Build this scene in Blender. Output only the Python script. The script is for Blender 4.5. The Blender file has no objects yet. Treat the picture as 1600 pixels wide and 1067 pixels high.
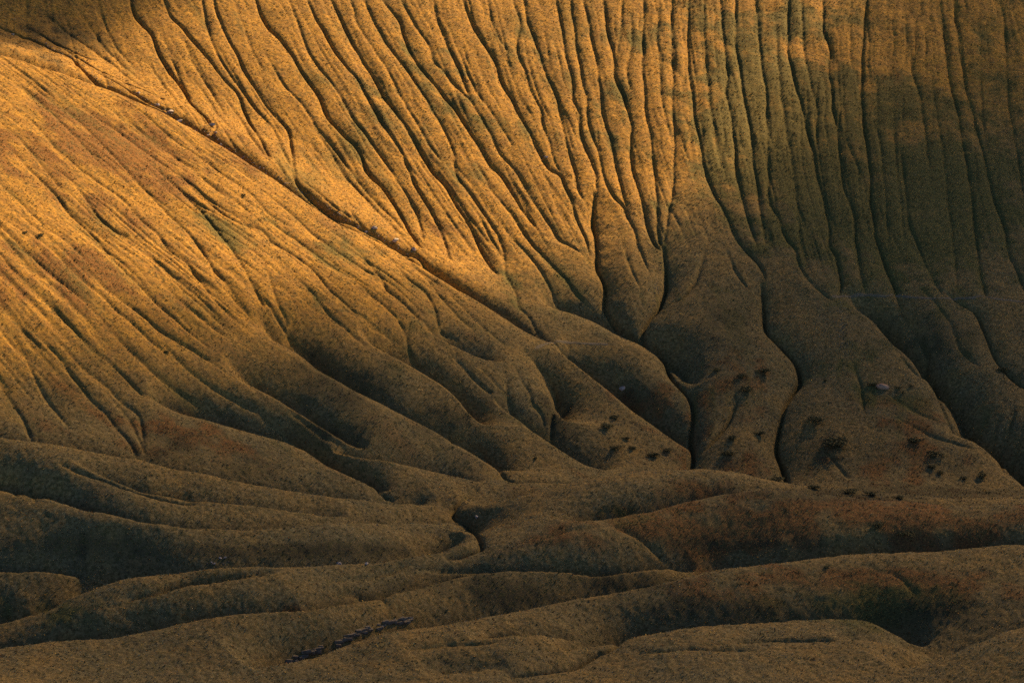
import bpy, bmesh, math, random
import numpy as np

# ------------------------------------------------------------------ camera
scene = bpy.context.scene
CAM_H = 200.0
PITCH = math.radians(12.0)
TANH = math.tan(math.radians(10.0))
cam_data = bpy.data.cameras.new("camera")
cam_data.sensor_width = 36.0
cam_data.lens = 18.0 / TANH
cam_data.clip_start = 1.0
cam_data.clip_end = 6000.0
cam = bpy.data.objects.new("camera", cam_data)
cam.location = (0, 0, CAM_H)
cam.rotation_euler = (math.radians(90) - PITCH, 0, 0)
scene.collection.objects.link(cam)
scene.camera = cam

# ------------------------------------------------------------------ light
SUN_AZ = math.radians(36.0)      # to the right of the view direction (+Y), towards +X
SUN_EL = math.radians(32.0)
S = np.array([math.cos(SUN_EL) * math.sin(SUN_AZ), math.cos(SUN_EL) * math.cos(SUN_AZ), math.sin(SUN_EL)])
world = bpy.data.worlds.new("World")
scene.world = world
world.use_nodes = True
wn = world.node_tree
wn.nodes.clear()
sky = wn.nodes.new("ShaderNodeTexSky")
sky.sky_type = 'NISHITA'
sky.sun_disc = False
sky.sun_elevation = SUN_EL
sky.sun_rotation = SUN_AZ
sky.air_density = 0.45
sky.dust_density = 0.1
sky.ozone_density = 1.5
bg = wn.nodes.new("ShaderNodeBackground")
bg.inputs['Strength'].default_value = 0.05
wo = wn.nodes.new("ShaderNodeOutputWorld")
wn.links.new(sky.outputs[0], bg.inputs[0])
wn.links.new(bg.outputs[0], wo.inputs[0])
sun_data = bpy.data.lights.new("sun", 'SUN')
sun_data.energy = 5.0
sun_data.angle = math.radians(0.6)
sun_data.color = (1.0, 0.63, 0.29)
sun = bpy.data.objects.new("sun", sun_data)
# lamp's -Z must point along -S
from mathutils import Vector
sun.rotation_euler = Vector((-S[0], -S[1], -S[2])).to_track_quat('-Z', 'Y').to_euler()
scene.collection.objects.link(sun)
scene.view_settings.view_transform = 'Standard'
scene.view_settings.look = 'None'
scene.view_settings.exposure = 1.65
scene.view_settings.gamma = 1.0
scene.view_settings.use_curve_mapping = False
scene.cycles.max_bounces = 4
scene.cycles.diffuse_bounces = 1
scene.cycles.volume_bounces = 0
scene.cycles.use_denoising = False

rng = np.random.default_rng(7)
random.seed(7)

# ------------------------------------------------------------------ photograph pixel -> ray
# ray of a pixel of the 1600 x 1067 picture: points (X*y, y, CAM_H - T*y)
def ray(px, py):
    px = np.asarray(px, float); py = np.asarray(py, float)
    cx = (px - 800.0) / 800.0 * TANH
    cy = (533.5 - py) / 800.0 * TANH
    dy = math.cos(PITCH) + cy * math.sin(PITCH)
    dz = -math.sin(PITCH) + cy * math.cos(PITCH)
    return cx / dy, -dz / dy

# ------------------------------------------------------------------ large landforms
def Gx(x):
    return -0.175 * (x + 22) + 0.125 * 45 * (np.log(np.cosh((x - 10) / 45.0)) - math.log(math.cosh(-32 / 45.0)))
def far_steep(x, y):
    return 25 + 0.42 * (y - 926) + Gx(x)
def spur_plane(x, y):
    return 64 - 0.42 * (x + 150) + 0.28 * (y - 850)
def fore_plane(x, y):
    return -12 - 0.03 * x + 0.0009 * np.minimum(x, 0) ** 2 - 0.02 * (y - 750)
def hit(px, py, surf, h=0.0):
    X, T = ray(px, py)
    lo, hi = 400.0, 1400.0
    for _ in range(60):
        m = 0.5 * (lo + hi)
        if surf(X * m, m) + h > CAM_H - T * m: hi = m
        else: lo = m
    return m
_brk = [(560, 500), (850, 522), (1007, 520), (1100, 495), (1200, 475), (1300, 462), (1450, 462), (1600, 470), (1800, 474)]
_bx, _by, _bz = [], [], []
for p in _brk:
    y = hit(p[0], p[1], far_steep); X, T = ray(*p)
    _bx.append(float(X * y)); _by.append(y); _bz.append(float(CAM_H - T * y))
def far(x, y):
    by = np.interp(x, _bx, _by); bz = np.interp(x, _bx, _bz)
    fan = bz - 0.36 * (by - y)
    st = far_steep(x, y)
    k = 3.0
    m = np.maximum(st, fan)
    return m + k * np.log(np.exp((st - m) / k) + np.exp((fan - m) / k)) - k * 0.69

BASE = {'far': far, 'spur': spur_plane, 'fore': fore_plane}
CP = []                                       # control points x, y, z
def cp_base(px, py, base, h=0.0):
    y = hit(px, py, BASE[base], h); X, T = ray(px, py)
    CP.append((float(X * y), y, float(CAM_H - T * y)))
    return y
def densify(pts, step):
    out = []
    for a, b in zip(pts[:-1], pts[1:]):
        n = max(1, int(math.hypot(b[0] - a[0], b[1] - a[1]) / step))
        for i in range(n):
            t = i / n
            out.append(tuple(a[k] + (b[k] - a[k]) * t for k in range(len(a))))
    out.append(tuple(pts[-1]))
    return out
def extend(pts):
    pts = list(pts)
    if pts[0][0] <= 5:
        a, b = pts[0], pts[1]; t = -260 / (b[0] - a[0])
        pts.insert(0, tuple(a[k] + (b[k] - a[k]) * t * (1 if k == 0 else 0.6) for k in range(len(a))))
    if pts[-1][0] >= 1595:
        a, b = pts[-1], pts[-2]; t = 260 / (a[0] - b[0])
        pts.append(tuple(a[k] + (a[k] - b[k]) * t * (1 if k == 0 else 0.6) for k in range(len(a))))
    return pts
VALLEYS = []                                  # hollows that run behind a crest: line of pixels, depth, width near side, width far side, slope
def crest_y(pts, D=6.0, wn=3.4, wf=4.5, drop=0.0, step=30):
    """crest line given by pixels and distance, with the hollow behind it"""
    pts = extend(pts); wn *= 0.8
    low = D * math.exp(-math.log(max(D / (wn * 0.30), 1.2)))
    for (px, py, y) in densify(pts, step):
        X, T = ray(px, py)
        CP.append((float(X * y), float(y), float(CAM_H - T * y) + low - drop * max(0.0, 1 - (pts[-1][0] - px) / 70.0)))
    VALLEYS.append(([(float(ray(p[0], p[1])[0]) * p[2], p[2]) for p in densify(pts, 18)], D, wn, wf, 0.30, True))
def crest_b(pts, base, h, D=4.5, wn=3.5, wf=7.0, k=0.45):
    VALLEYS.append((extend(pts), D * 1.8, wn, wf, k, False))

# --- the far slope, points of its plane above the gorge
GORGE = [(-300, -20), (0, 85), (100, 115), (270, 185), (430, 280), (530, 350), (610, 377), (690, 435), (766, 482), (850, 540), (1000, 640), (1070, 692), (1900, 700)]
gpx = [p[0] for p in GORGE]; gpy = [p[1] for p in GORGE]
for px in range(-260, 1900, 90):
    for py in range(-200, 740, 60):
        lim = np.interp(px, gpx, gpy) - 32
        if px > 820: lim = 455
        if py < lim: cp_base(px, py, 'far')
for px in (1110, 1165, 1300, 1350, 1400, 1500, 1560, 1620, 1700, 1800):
    for py in (520, 580, 640, 700, 745):
        if px == 1560 and py > 640: continue
        if px in (1500,) and py > 560 and py < 700: continue
        cp_base(px, py, 'far', 1.0)
# --- the spur
spur_top = [(p[0], p[1]) for p in GORGE[:-1]]
SPUR_EDGE = [(0, 85), (100, 115), (180, 145), (270, 185), (350, 230), (430, 280), (530, 350), (610, 388), (690, 435), (766, 482), (850, 543)]
for p in densify(extend(SPUR_EDGE), 40): cp_base(p[0], p[1], 'spur', 0.0)
crest_b(SPUR_EDGE, 'spur', 0.5, 4.5, 2.6, 3.4)
for px in range(-260, 960, 70):
    top = np.interp(px, gpx, gpy) + 40
    bot = np.interp(px, [-300, 0, 75, 175, 275, 400, 500, 600, 700, 800, 940], [600, 655, 665, 682, 700, 728, 748, 758, 745, 728, 742])
    py = top
    while py < bot:
        cp_base(px, py, 'spur', -16.0 * min(1, max(0, (py - 400) / 240.0)) * min(1, max(0, 1 - px / 560.0))); py += 48
crest_b([(375, 497), (400, 518), (425, 534), (462, 549), (492, 574), (547, 606), (612, 639), (680, 674), (735, 706), (785, 741)], 'spur', 5, 6.5, 3.6, 9)
crest_b([(540, 520), (587, 546), (640, 571), (687, 599), (705, 614), (712, 629), (727, 659)], 'spur', 5, 6.5, 3.6, 9)
crest_b([(640, 500), (665, 520), (700, 538), (732, 554), (760, 567), (780, 579)], 'spur', 4, 4.5, 3, 6)
crest_b([(732, 601), (755, 619), (780, 636), (832, 671), (877, 704), (905, 724), (938, 743)], 'spur', 4, 5.5, 3.4, 8)
crest_b([(805, 551), (825, 571), (845, 594), (853, 619), (853, 644)], 'spur', 3, 5, 3, 8)
crest_b([(870, 561), (897, 571), (925, 591), (955, 614), (985, 639), (1017, 659), (1050, 684), (1072, 699)], 'spur', 2.5, 5, 3, 5)
crest_b([(232, 641), (275, 649), (320, 656), (355, 666), (400, 679), (440, 689), (475, 704), (505, 724), (540, 741), (607, 774)], 'spur', 4, 5.5, 3.4, 6)
crest_b([(335, 571), (375, 594), (425, 621), (482, 654), (540, 689), (595, 714)], 'spur', 3, 5, 3, 7)
crest_b([(470, 681), (505, 694), (575, 714), (650, 729), (715, 746), (742, 759)], 'spur', 3, 4, 2.6, 6)
crest_b([(845, 482), (900, 490), (932, 502), (960, 519), (990, 531), (1035, 551), (1050, 576), (1075, 604)], 'far', 3.5, 4.5, 3, 5)
crest_b([(1300, 467), (1325, 481), (1355, 497), (1385, 530), (1405, 546), (1437, 586), (1467, 621), (1492, 673), (1530, 696), (1565, 726), (1600, 774)], 'far', 3.5, 6, 3.4, 7)
# --- the ridges of the foreground, pixel x, pixel y, distance
R1 = [(0, 684, 745), (75, 694, 746), (175, 711, 747), (275, 729, 749), (400, 756, 751), (500, 775, 756), (600, 784, 762), (700, 794, 775)]
crest_y(R1, 7, 3.4, 5)
crest_y([(97, 724, 731), (160, 746, 730), (225, 766, 729), (300, 781, 731), (400, 789, 735), (500, 802, 741), (575, 816, 745)], 5.5, 2.8, 4.2)
crest_y([(0, 770, 722), (75, 786, 717), (125, 799, 712), (225, 817, 710), (300, 825, 712), (400, 828, 718), (500, 819, 727), (650, 816, 748), (705, 802, 760), (742, 820, 762)], 6.5, 3.2, 5, 4)
crest_y([(0, 895, 690), (100, 895, 692), (135, 894, 693), (172, 902, 694)], 6, 3.2, 5, 6)
crest_y([(0, 976, 668), (75, 955, 671), (105, 935, 675), (190, 904, 681), (325, 887, 688), (475, 885, 697), (600, 878, 708), (700, 859, 722), (762, 838, 740)], 11.5, 3.8, 6.5)
crest_y([(165, 946, 664), (200, 938, 667), (250, 925, 670), (300, 912, 676), (400, 903, 683), (460, 894, 690)], 4, 2.2, 2.6)
R6 = [(760, 792, 767), (800, 776, 771), (850, 766, 775), (900, 754, 780), (1000, 739, 788), (1100, 736, 791), (1150, 740, 791), (1200, 752, 790)]
crest_y(R6, 12, 4.6, 8)
R7 = [(887, 821, 738), (950, 812, 745), (1025, 799, 752), (1112, 776, 761), (1200, 762, 767), (1275, 770, 766), (1350, 779, 763), (1475, 789, 759), (1600, 789, 759)]
crest_y(R7, 12, 4.2, 6)
crest_y([(0, 1013, 648), (100, 1002, 650), (175, 999, 652), (300, 972, 660), (400, 960, 665), (500, 947, 671), (625, 925, 690), (675, 915, 698), (725, 899, 705), (800, 890, 712), (900, 894, 716), (930, 899, 717), (975, 892, 720), (1075, 876, 728), (1120, 873, 733)], 9, 3.2, 5, 6)
crest_y([(405, 1065, 640), (445, 1042, 645), (525, 1020, 655), (600, 987, 664), (700, 974, 676), (800, 957, 688), (900, 935, 698), (1000, 918, 706), (1060, 905, 710), (1125, 886, 716), (1200, 877, 721), (1325, 866, 725), (1425, 860, 727), (1600, 854, 729)], 12.5, 4.0, 6)
crest_y([(740, 1004, 662), (800, 996, 667), (900, 982, 676), (950, 979, 680), (990, 982, 683)], 6, 2.8, 4.5, 4)
crest_y([(895, 1036, 662), (930, 1015, 669), (985, 992, 676), (1100, 979, 682), (1250, 967, 688), (1375, 965, 690), (1400, 970, 689), (1420, 990, 684)], 11, 3.6, 6.5, 5)
crest_y([(1300, 1003, 672), (1422, 995, 673), (1470, 1001, 672), (1492, 1008, 671)], 5, 2.6, 4, 4)
crest_y([(1415, 1056, 652), (1487, 1022, 660), (1562, 989, 668), (1600, 979, 671)], 10.5, 3.6, 7)
crest_y([(675, 1067, 642), (712, 1058, 646), (800, 1052, 650)], 5, 2.6, 4)
for px in range(-250, 1900, 200):
    for py in (1150, 1300):
        cp_base(px, py, 'fore', -8.0)
# terrace in front of the brown hill on the right
for (px, py, y) in ((1200, 902, 711), (1300, 900, 713), (1500, 905, 711), (1600, 900, 713)):
    X, T = ray(px, py); CP.append((float(X * y), float(y), float(CAM_H - T * y)))

# --- thin plate through all control points
CP = np.array(CP)
ctr = np.array([0.0, 800.0]); SC = 100.0
P = (CP[:, :2] - ctr) / SC
def kern(r2): return np.where(r2 > 1e-12, 0.5 * r2 * np.log(np.maximum(r2, 1e-12)), 0.0)
n = len(P)
K = kern(((P[:, None] - P[None]) ** 2).sum(-1)) + np.eye(n) * 0.004
Q = np.hstack([np.ones((n, 1)), P])
A = np.block([[K, Q], [Q.T, np.zeros((3, 3))]])
sol = np.linalg.solve(A, np.concatenate([CP[:, 2], np.zeros(3)]))
cX = np.linspace(-0.29, 0.29, 171)
cY = np.concatenate([np.arange(520, 960, 2.6), np.arange(960, 1300, 5.0)])
MX, MY = np.meshgrid(cX, cY)
pts = (np.stack([MX * MY, MY], -1).reshape(-1, 2) - ctr) / SC
mz = np.empty(len(pts))
for i in range(0, len(pts), 4000):
    q = pts[i:i + 4000]
    mz[i:i + 4000] = kern(((q[:, None] - P[None]) ** 2).sum(-1)) @ sol[:n] + sol[n] + q @ sol[n + 1:]
MZ = mz.reshape(MX.shape)

# --- the fine grid, straight columns of constant x / y
def spread(a, b, c, d, fine, coarse):
    l = [b]; s = fine
    while l[-1] > a: s = min(s * 1.25, coarse); l.append(l[-1] - s)
    r = [c]; s = fine
    while r[-1] < d: s = min(s * 1.25, coarse); r.append(r[-1] + s)
    return np.array(l[::-1] + list(np.arange(b + fine, c, fine)) + r)
FX = spread(-0.285, -0.186, 0.186, 0.285, 0.00041, 0.006)
FY = np.concatenate([np.arange(535, 590, 2.0), np.arange(590, 840, 0.58), np.arange(840, 1150, 0.48), np.arange(1150, 1270, 2.5)])
def cubic_matrix(src, dst):
    """Catmull-Rom interpolation weights on a piecewise uniform axis"""
    idx = np.clip(np.searchsorted(src, dst) - 1, 1, len(src) - 3)
    t = (dst - src[idx]) / (src[idx + 1] - src[idx])
    W = np.zeros((len(dst), len(src))); r = np.arange(len(dst))
    W[r, idx - 1] += -0.5 * t + t ** 2 - 0.5 * t ** 3
    W[r, idx] += 1 - 2.5 * t ** 2 + 1.5 * t ** 3
    W[r, idx + 1] += 0.5 * t + 2 * t ** 2 - 1.5 * t ** 3
    W[r, idx + 2] += -0.5 * t ** 2 + 0.5 * t ** 3
    return W
Z0 = cubic_matrix(cY, FY) @ MZ @ cubic_matrix(cX, FX).T
GX = FX[None, :] * FY[:, None]
GY = np.broadcast_to(FY[:, None], GX.shape)
NY, NX = GX.shape
SLOPE = CAM_H - Z0
def surf_pt(px, py, Z=None):
    """first point of the ground that the pixel's ray meets"""
    Z = Z0 if Z is None else Z
    X, T = ray(px, py)
    c = np.interp(float(X), FX, np.arange(NX)); i = int(min(c, NX - 2)); f = c - i
    col = Z[:, i] * (1 - f) + Z[:, i + 1] * f
    d = col - (CAM_H - float(T) * FY)
    k = np.argmax(d > 0)
    if k == 0: k = NY - 1
    t = d[k - 1] / (d[k - 1] - d[k]) if d[k] != d[k - 1] else 0
    y = FY[k - 1] + t * (FY[k] - FY[k - 1])
    return np.array([float(X) * y, y, CAM_H - float(T) * y])
def height_at(x, y, Z):
    c = np.interp(x / y, FX, np.arange(NX)); r = np.interp(y, FY, np.arange(NY))
    i = int(min(c, NX - 2)); j = int(min(r, NY - 2)); f = c - i; g = r - j
    return (Z[j, i] * (1 - f) + Z[j, i + 1] * f) * (1 - g) + (Z[j + 1, i] * (1 - f) + Z[j + 1, i + 1] * f) * g

# --- gullies: pixel lines laid on the ground and cut into it; (depth m, half width m, line)
def c(s): 
    v = [float(t) for t in s.replace(',', ' ').split()]
    return list(zip(v[0::2], v[1::2]))
GUL = [
 # the far slope, left to right
 (2.2,3.2,c("200 -20 210 18 235 48 245 75 262 105 285 135 300 160 320 180 332 197")),
 (.7,2.5,c("148 -20 165 40 180 70 200 95")), (.6,2.5,c("110 0 140 40 165 75 200 110 235 135")), (.7,2.5,c("60 10 100 45 150 80 200 120 250 150")),
 (.6,2,c("225 10 240 50 268 95 285 120")),(.6,2.2,c("285 40 300 100 330 140 350 175")),
 (1.6,3,c("250 -20 265 20 287 42 302 62 325 90 350 122 370 142 382 172 400 206 422 242")),
 (1.0,2.5,c("310 -20 320 22 327 50 335 75 355 107 370 128 390 155 415 185 427 200 437 222 452 250 457 264")),
 (1.4,2.6,c("327 -20 342 27 355 57 370 82 382 110 400 137 415 160 435 185 450 202 456 232 457 250 464 278")),
 (.5,2.5,c("365 0 380 40 395 80 412 110")),
 (2.0,3.2,c("395 -20 405 15 422 42 437 57 457 85 472 110 487 130 500 150 510 175 530 200 550 220 565 242 575 267 602 297 625 332 640 360 660 384")),
 (.8,2.5,c("415 85 440 125 475 165 490 190 520 225 545 262 570 290")),
 (1.1,2.8,c("448 -10 465 32 477 67 497 100 517 125 535 152 550 182 570 205 588 228 603 250 618 275 640 310 655 345 662 375")),
 (1.4,2.8,c("473 -20 492 25 507 47 522 75 540 100 560 122 572 147 590 180 607 205 625 232 638 260 650 290 665 315 680 342 692 370 703 402")),
 (2.0,3.0,c("508 -20 535 30 550 62 565 87 585 117 600 147 620 172 640 205 657 232 678 266 697 287 710 312 730 344 745 372 760 400 776 424")),
 (1.0,2.6,c("545 -10 560 35 582 72 605 105 622 140 645 180 665 215 690 250")),
 (1.4,2.8,c("563 -20 585 32 607 67 625 92 640 112 660 142 677 172 695 200 708 235 712 267 727 290 747 317 770 352 782 375 790 407")),
 (2.0,3.0,c("590 -20 600 0 622 25 630 47 640 75 655 100 677 125 695 150 717 175 735 205 750 228 765 250 782 268 800 295 815 320 835 350")),
 (1.2,2.6,c("618 -15 645 30 670 67 677 92 695 110 710 130 732 152 750 180 765 205 782 237 800 257 822 292 840 322 848 334 860 350 874 370 905 390 930 407")),
 (1.3,2.4,c("672 -20 685 32 700 70 715 100 725 127 735 152")),
 (1.0,2.4,c("700 40 715 75 730 110 750 150 775 185 800 225")),
 (1.9,3.0,c("715 -20 737 32 755 65 775 95 785 127 800 152 812 177 830 210 842 232 860 262 875 270 882 287 892 310 900 337 915 365 922 392 930 407")),
 (.9,2.2,c("760 -10 768 30 780 60 798 85")),
 (1.3,2.4,c("796 -20 812 32 808 62 810 87 820 107 830 140 845 170 848 192 857 215 865 245 878 270")),
 (1.4,2.4,c("817 -20 823 28 832 48 845 90 857 122 870 150 877 182 885 220 897 262 904 295 920 322 928 342")),
 (1.5,2.5,c("864 -20 877 35 882 75 890 107 895 130 895 150 905 175 907 207 920 240 930 265 932 287 930 312")),
 (1.4,2.4,c("889 -20 895 25 900 67 905 95 910 125 917 150 917 175 925 207 935 235 942 265 947 285 960 307 975 320 980 335 990 355 997 380 1007 402 1020 437 1028 456")),
 (1.4,2.4,c("908 -20 922 47 932 95 937 132 940 162 947 192 957 225 962 255 972 295 980 325")),
 (1.8,2.6,c("940 -20 950 50 960 92 961 120 975 150 985 185 986 212 986 245 990 267 997 290 1005 322 1012 350 1022 375 1034 390")),
 (.9,2,c("973 -20 970 45 964 82 962 115")),
 (1.0,2.2,c("985 20 988 60 980 110 985 140")),
 (1.4,2.5,c("1007 -20 1005 50 1004 100 1007 140 1010 180 1017 210 1022 262 1026 300 1027 342 1030 370 1036 384")),
 (.9,2.2,c("1030 -10 1027 65 1032 107 1032 140 1040 182 1048 210 1053 235")),
 (1.2,2.4,c("1050 -20 1050 75 1052 125 1050 162 1054 200 1053 262 1050 302 1045 327 1040 360 1037 384")),
 (1.4,3.0,c("1077 -20 1075 57 1076 107 1082 150 1087 190 1097 237 1102 267 1115 297 1132 332 1147 362 1160 382 1187 412 1197 440 1195 475")),
 (.7,2.2,c("1100 30 1103 90 1108 150 1118 210 1125 260")),
 (1.2,2.6,c("1125 -20 1131 62 1137 112 1135 140 1142 180 1147 215 1150 265 1160 310 1172 350 1182 382")),
 (1.2,2.5,c("1150 -20 1149 62 1157 112 1162 150 1172 192 1175 225 1180 265 1185 300 1190 340 1197 378")),
 (1.1,2.6,c("1180 -20 1185 45 1190 100 1197 140 1198 180 1200 230 1202 312 1217 340 1227 367 1242 387 1247 407 1257 427 1277 450 1297 467")),
 (.7,2.2,c("1212 20 1215 90 1222 150 1230 210 1240 270 1247 330 1250 385")),
 (1.5,2.6,c("1232 -20 1231 75 1240 120 1252 160 1260 195 1270 230 1277 267 1287 307 1292 330 1296 355 1295 382 1307 397 1310 417 1314 437 1312 462")),
 (.9,2.2,c("1252 -10 1255 57 1260 100 1270 142 1277 167 1276 212 1273 238")),
 (1.4,2.6,c("1287 -20 1286 40 1297 70 1295 107 1300 140 1301 165 1307 192 1312 232 1315 267 1320 292 1330 322 1336 347 1337 372 1340 392 1346 430 1352 455")),
 (.6,2,c("1315 100 1318 160 1322 215 1340 260 1345 310 1350 350")),
 (1.8,2.8,c("1355 -20 1350 45 1347 95 1347 125 1346 150 1350 195 1355 232 1360 267 1360 305 1365 337 1367 362 1377 390 1385 415 1397 440 1405 462 1415 492 1432 515 1442 532 1451 554 1447 576 1440 588")),
 (.7,2.2,c("1370 120 1372 200 1377 240 1382 290 1386 342 1388 390")),
 (.7,2.4,c("1395 150 1398 220 1404 280 1409 330 1414 372")),
 (1.0,2.6,c("1422 60 1425 107 1435 140 1442 175 1447 217 1452 260")), (1.1,2.6,c("1405 230 1412 267 1417 317 1422 352 1435 382 1445 407 1457 430 1472 458")),
 (.7,2.4,c("1455 110 1460 155 1468 200 1475 250 1480 300 1487 350 1492 397 1496 455")),
 (1.3,2.6,c("1468 -10 1480 95 1487 140 1497 170 1500 200 1508 240 1517 292 1522 342 1527 387 1532 422 1540 460")),
 (1.3,2.6,c("1488 -20 1497 62 1510 137 1522 180 1537 240 1543 267 1550 300 1560 325 1570 355 1575 387 1585 412 1600 445 1620 480")),
 (.7,2.2,c("1532 40 1532 120 1535 175 1541 205")), (1.1,2.6,c("1560 -20 1570 37 1575 150 1582 195 1590 240 1597 290 1610 350 1625 420")),
 (.8,2.4,c("1600 0 1606 120 1620 240 1640 360")), (1.,2.4,c("1650 0 1656 120 1670 240 1690 360")), (1.,2.4,c("1700 0 1706 120 1720 240 1740 400")),
 (1.2,2.4,c("490 190 512 225 535 267 555 290 575 312 595 332 617 354 642 374")), (1.0,2.2,c("520 230 545 262 562 285 585 310 605 330 632 357")), (1.0,2.0,c("462 270 480 285 505 305 530 325 562 347")),
 (.9,2.0,c("425 240 440 262 454 277")), (1.0,2.0,c("350 150 372 180 395 215 418 243")), (.8,2.0,c("300 120 330 160 355 195 382 226")), (.8,2.0,c("230 95 255 130 275 158 290 178")),
 # lower far slope, funnels and fans
 (1.3,2.8,c("745 255 770 297 800 332 827 372 842 390 865 415 885 435 900 457 930 480 950 500 975 520 1005 531")),
 (1.0,2.6,c("775 330 800 367 827 397 842 417 858 445 868 472 895 488")),
 (.9,2.4,c("722 300 745 330 765 365 785 400 790 425 805 452 810 475 825 490 840 517 850 530")),
 (4.6,4.6,c("928 300 926 337 930 360 932 392 934 410 945 432 944 462 948 477 960 497 967 507 1007 531")),
 (1.4,3.0,c("972 375 987 422 1000 447 1010 470")),
 (6.0,5.4,c("1037 382 1040 407 1040 437 1030 465 1012 487 1004 507 1008 528 1035 551 1049 573 1077 606 1083 634 1081 671 1083 696 1077 730")),
 (3.2,3.6,c("1149 612 1147 632 1130 664 1102 694 1083 706")),
 (6.0,5.6,c("1190 440 1195 475 1198 502 1229 532 1247 552 1249 578 1232 609 1218 648 1214 680 1224 714 1232 752")),
 (2.4,4.0,c("1100 400 1090 430 1070 455 1045 470")),
 (1.0,2.6,c("1130 380 1150 425 1172 450 1192 470")),
 (3.0,4.4,c("1480 455 1497 467 1527 482 1542 517 1552 545 1567 566 1587 586 1605 600")),
 (1.0,3.0,c("1440 450 1462 470 1485 500 1500 540 1530 570")),
 (2.0,3.0,c("1385 535 1405 548 1416 566 1438 587 1456 603 1468 621 1483 653 1493 673 1531 697 1561 719 1568 732 1591 754 1602 776")),
 (1.7,2.2,c("1565 650 1550 680 1535 694")),(1.7,2.2,c("1585 640 1572 690 1565 715")),(1.7,2.2,c("1548 640 1530 675 1518 688")),(1.7,2.2,c("1600 665 1590 700 1580 735")),
 (1.0,2.6,c("1272 688 1300 715 1326 746")), (.8,2.4,c("1282 697 1264 720 1256 746")), (1.0,2.0,c("1390 615 1430 640 1475 660")), (1.2,2.2,c("1400 650 1460 682 1520 700")),
 (1.2,2.2,c("1330 560 1345 600 1350 640")), (1.2,2.2,c("1110 600 1120 640 1108 680")), (1.3,2.4,c("1265 590 1255 640 1250 690 1252 730")),
 # the gorge
 (2.2,1.4,c("150 110 200 136 240 160 268 172")), (1.6,1.3,c("95 75 150 106 205 131 255 152")), (1.5,1.2,c("300 165 318 184 316 200")), (1.6,1.2,c("328 178 337 195 330 210")), (1.4,1.2,c("40 40 90 70 140 92")), (1.3,1.2,c("470 290 482 296 500 312")),
 (2.4,3.0,c("-60 10 0 40 60 65 115 92 150 127 200 148 240 170 270 180 300 202 330 216 352 230 390 250")),
 (2.0,2.6,c("452 250 457 266 466 285 480 300 505 322 540 343 565 354 602 374 622 388 652 398 667 414 690 428 708 443 740 462")),
 (1.6,2.6,c("850 532 875 543 892 556 905 573")),
 # the spur
 (.8,2.2,c("0 287 37 320 72 355 100 375 130 400")), (1.1,2.4,c("20 235 50 267 82 297 110 330 140 360 160 382 180 405 200 425 225 450 250 475 275 495 300 517 325 540")),
 (.9,2.4,c("95 267 125 297 150 330 175 352 212 377 240 400 275 430 300 452 340 490")), (.9,2.4,c("90 235 130 267 170 292 190 307 217 337 245 360 265 387 290 407 312 435 340 470 365 495")),
 (1.0,2.4,c("190 260 215 282 240 307 272 340 295 362 315 387 332 417 355 442 385 482")), (1.1,2.5,c("225 250 257 275 280 295 310 322 332 347 355 377 375 407 397 447 415 480")),
 (1.2,2.5,c("270 262 305 297 350 332 375 347 407 356 422 372 450 390 475 407 492 422 512 447 535 467 560 490 590 515")),
 (.8,2.2,c("12 375 50 400 75 422 100 440 130 465")), (1.0,2.4,c("80 387 107 415 135 440 160 460 185 485 212 505 235 527 262 550")), (1.3,2.8,c("130 415 150 432 170 452 200 472 225 490 245 507 278 528 305 545 335 567")),
 (.8,2.4,c("2 405 37 442 67 467 95 490 120 515 150 545")), (.8,2.4,c("-10 460 25 500 50 527 75 550")),
 (1.4,2.8,c("-10 580 5 604 22 629 37 654 48 684")), (1.0,2.6,c("20 520 32 541 50 579 70 616 90 640 105 662")), (1.2,2.6,c("40 505 70 534 95 559 120 591 140 619 162 641 180 664 200 684 214 712")),
 (1.1,2.6,c("80 520 107 549 140 579 170 604 190 626 212 641 220 654 224 688")), (1.0,2.4,c("160 600 175 621 195 646 210 669 227 706")), (1.0,2.4,c("115 515 140 539 175 566 207 596 225 614 250 629 280 641")),
 (1.0,2.4,c("170 515 205 546 237 576 265 601 290 620 330 648")), (1.2,2.4,c("240 525 262 542 275 556 300 581 335 606 362 621 400 641")), (.9,2.2,c("285 525 307 544 335 566 357 581 380 594 402 606")),
 (1.1,2.4,c("400 325 430 350 465 372 490 390 507 405 540 427 562 442 580 460 600 475 622 499 634 525")), (1.1,2.4,c("430 312 460 335 487 360 512 380 542 402 572 420 595 432 605 450 620 462 640 480 660 500")),
 (.8,2.0,c("520 362 540 377 560 392 580 415 598 432")), (1.2,2.6,c("590 395 612 407 635 430 665 452 680 480 686 508 712 530")), (.9,2.4,c("640 412 665 430 687 457 712 487 735 510")), (.8,2.4,c("700 455 730 485 760 515 790 540")),
 (1.0,2.2,c("390 425 400 440 415 467 432 494 450 527 462 545")), (.8,2.2,c("410 410 420 430 432 467 445 492 452 520")), (.9,2.2,c("460 430 487 455 512 487 540 512 565 536")), (.9,2.2,c("530 478 552 492 575 507 600 522 630 542")),
 (.8,2.2,c("360 300 395 320 425 335 450 350")), (.6,2.2,c("120 165 180 200 240 245 290 285")), (.6,2.2,c("180 175 240 215 300 262 350 305")), (.6,2.2,c("60 140 120 185 170 235 215 285")), (.5,2.2,c("20 120 70 165 120 215 160 260")), (.6,2.2,c("290 215 340 262 390 300 430 345")), (.6,2.2,c("0 190 40 225 75 270 100 300")),(.6,2.2,c("0 150 55 195 95 240")),
 (.7,2.2,c("310 390 330 410 350 440 372 470 395 500")),
 (2.0,3.0,c("400 641 425 661 455 683 482 707 535 736 575 751 612 775")), (1.4,2.4,c("455 645 490 668 512 680 535 695")),
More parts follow.
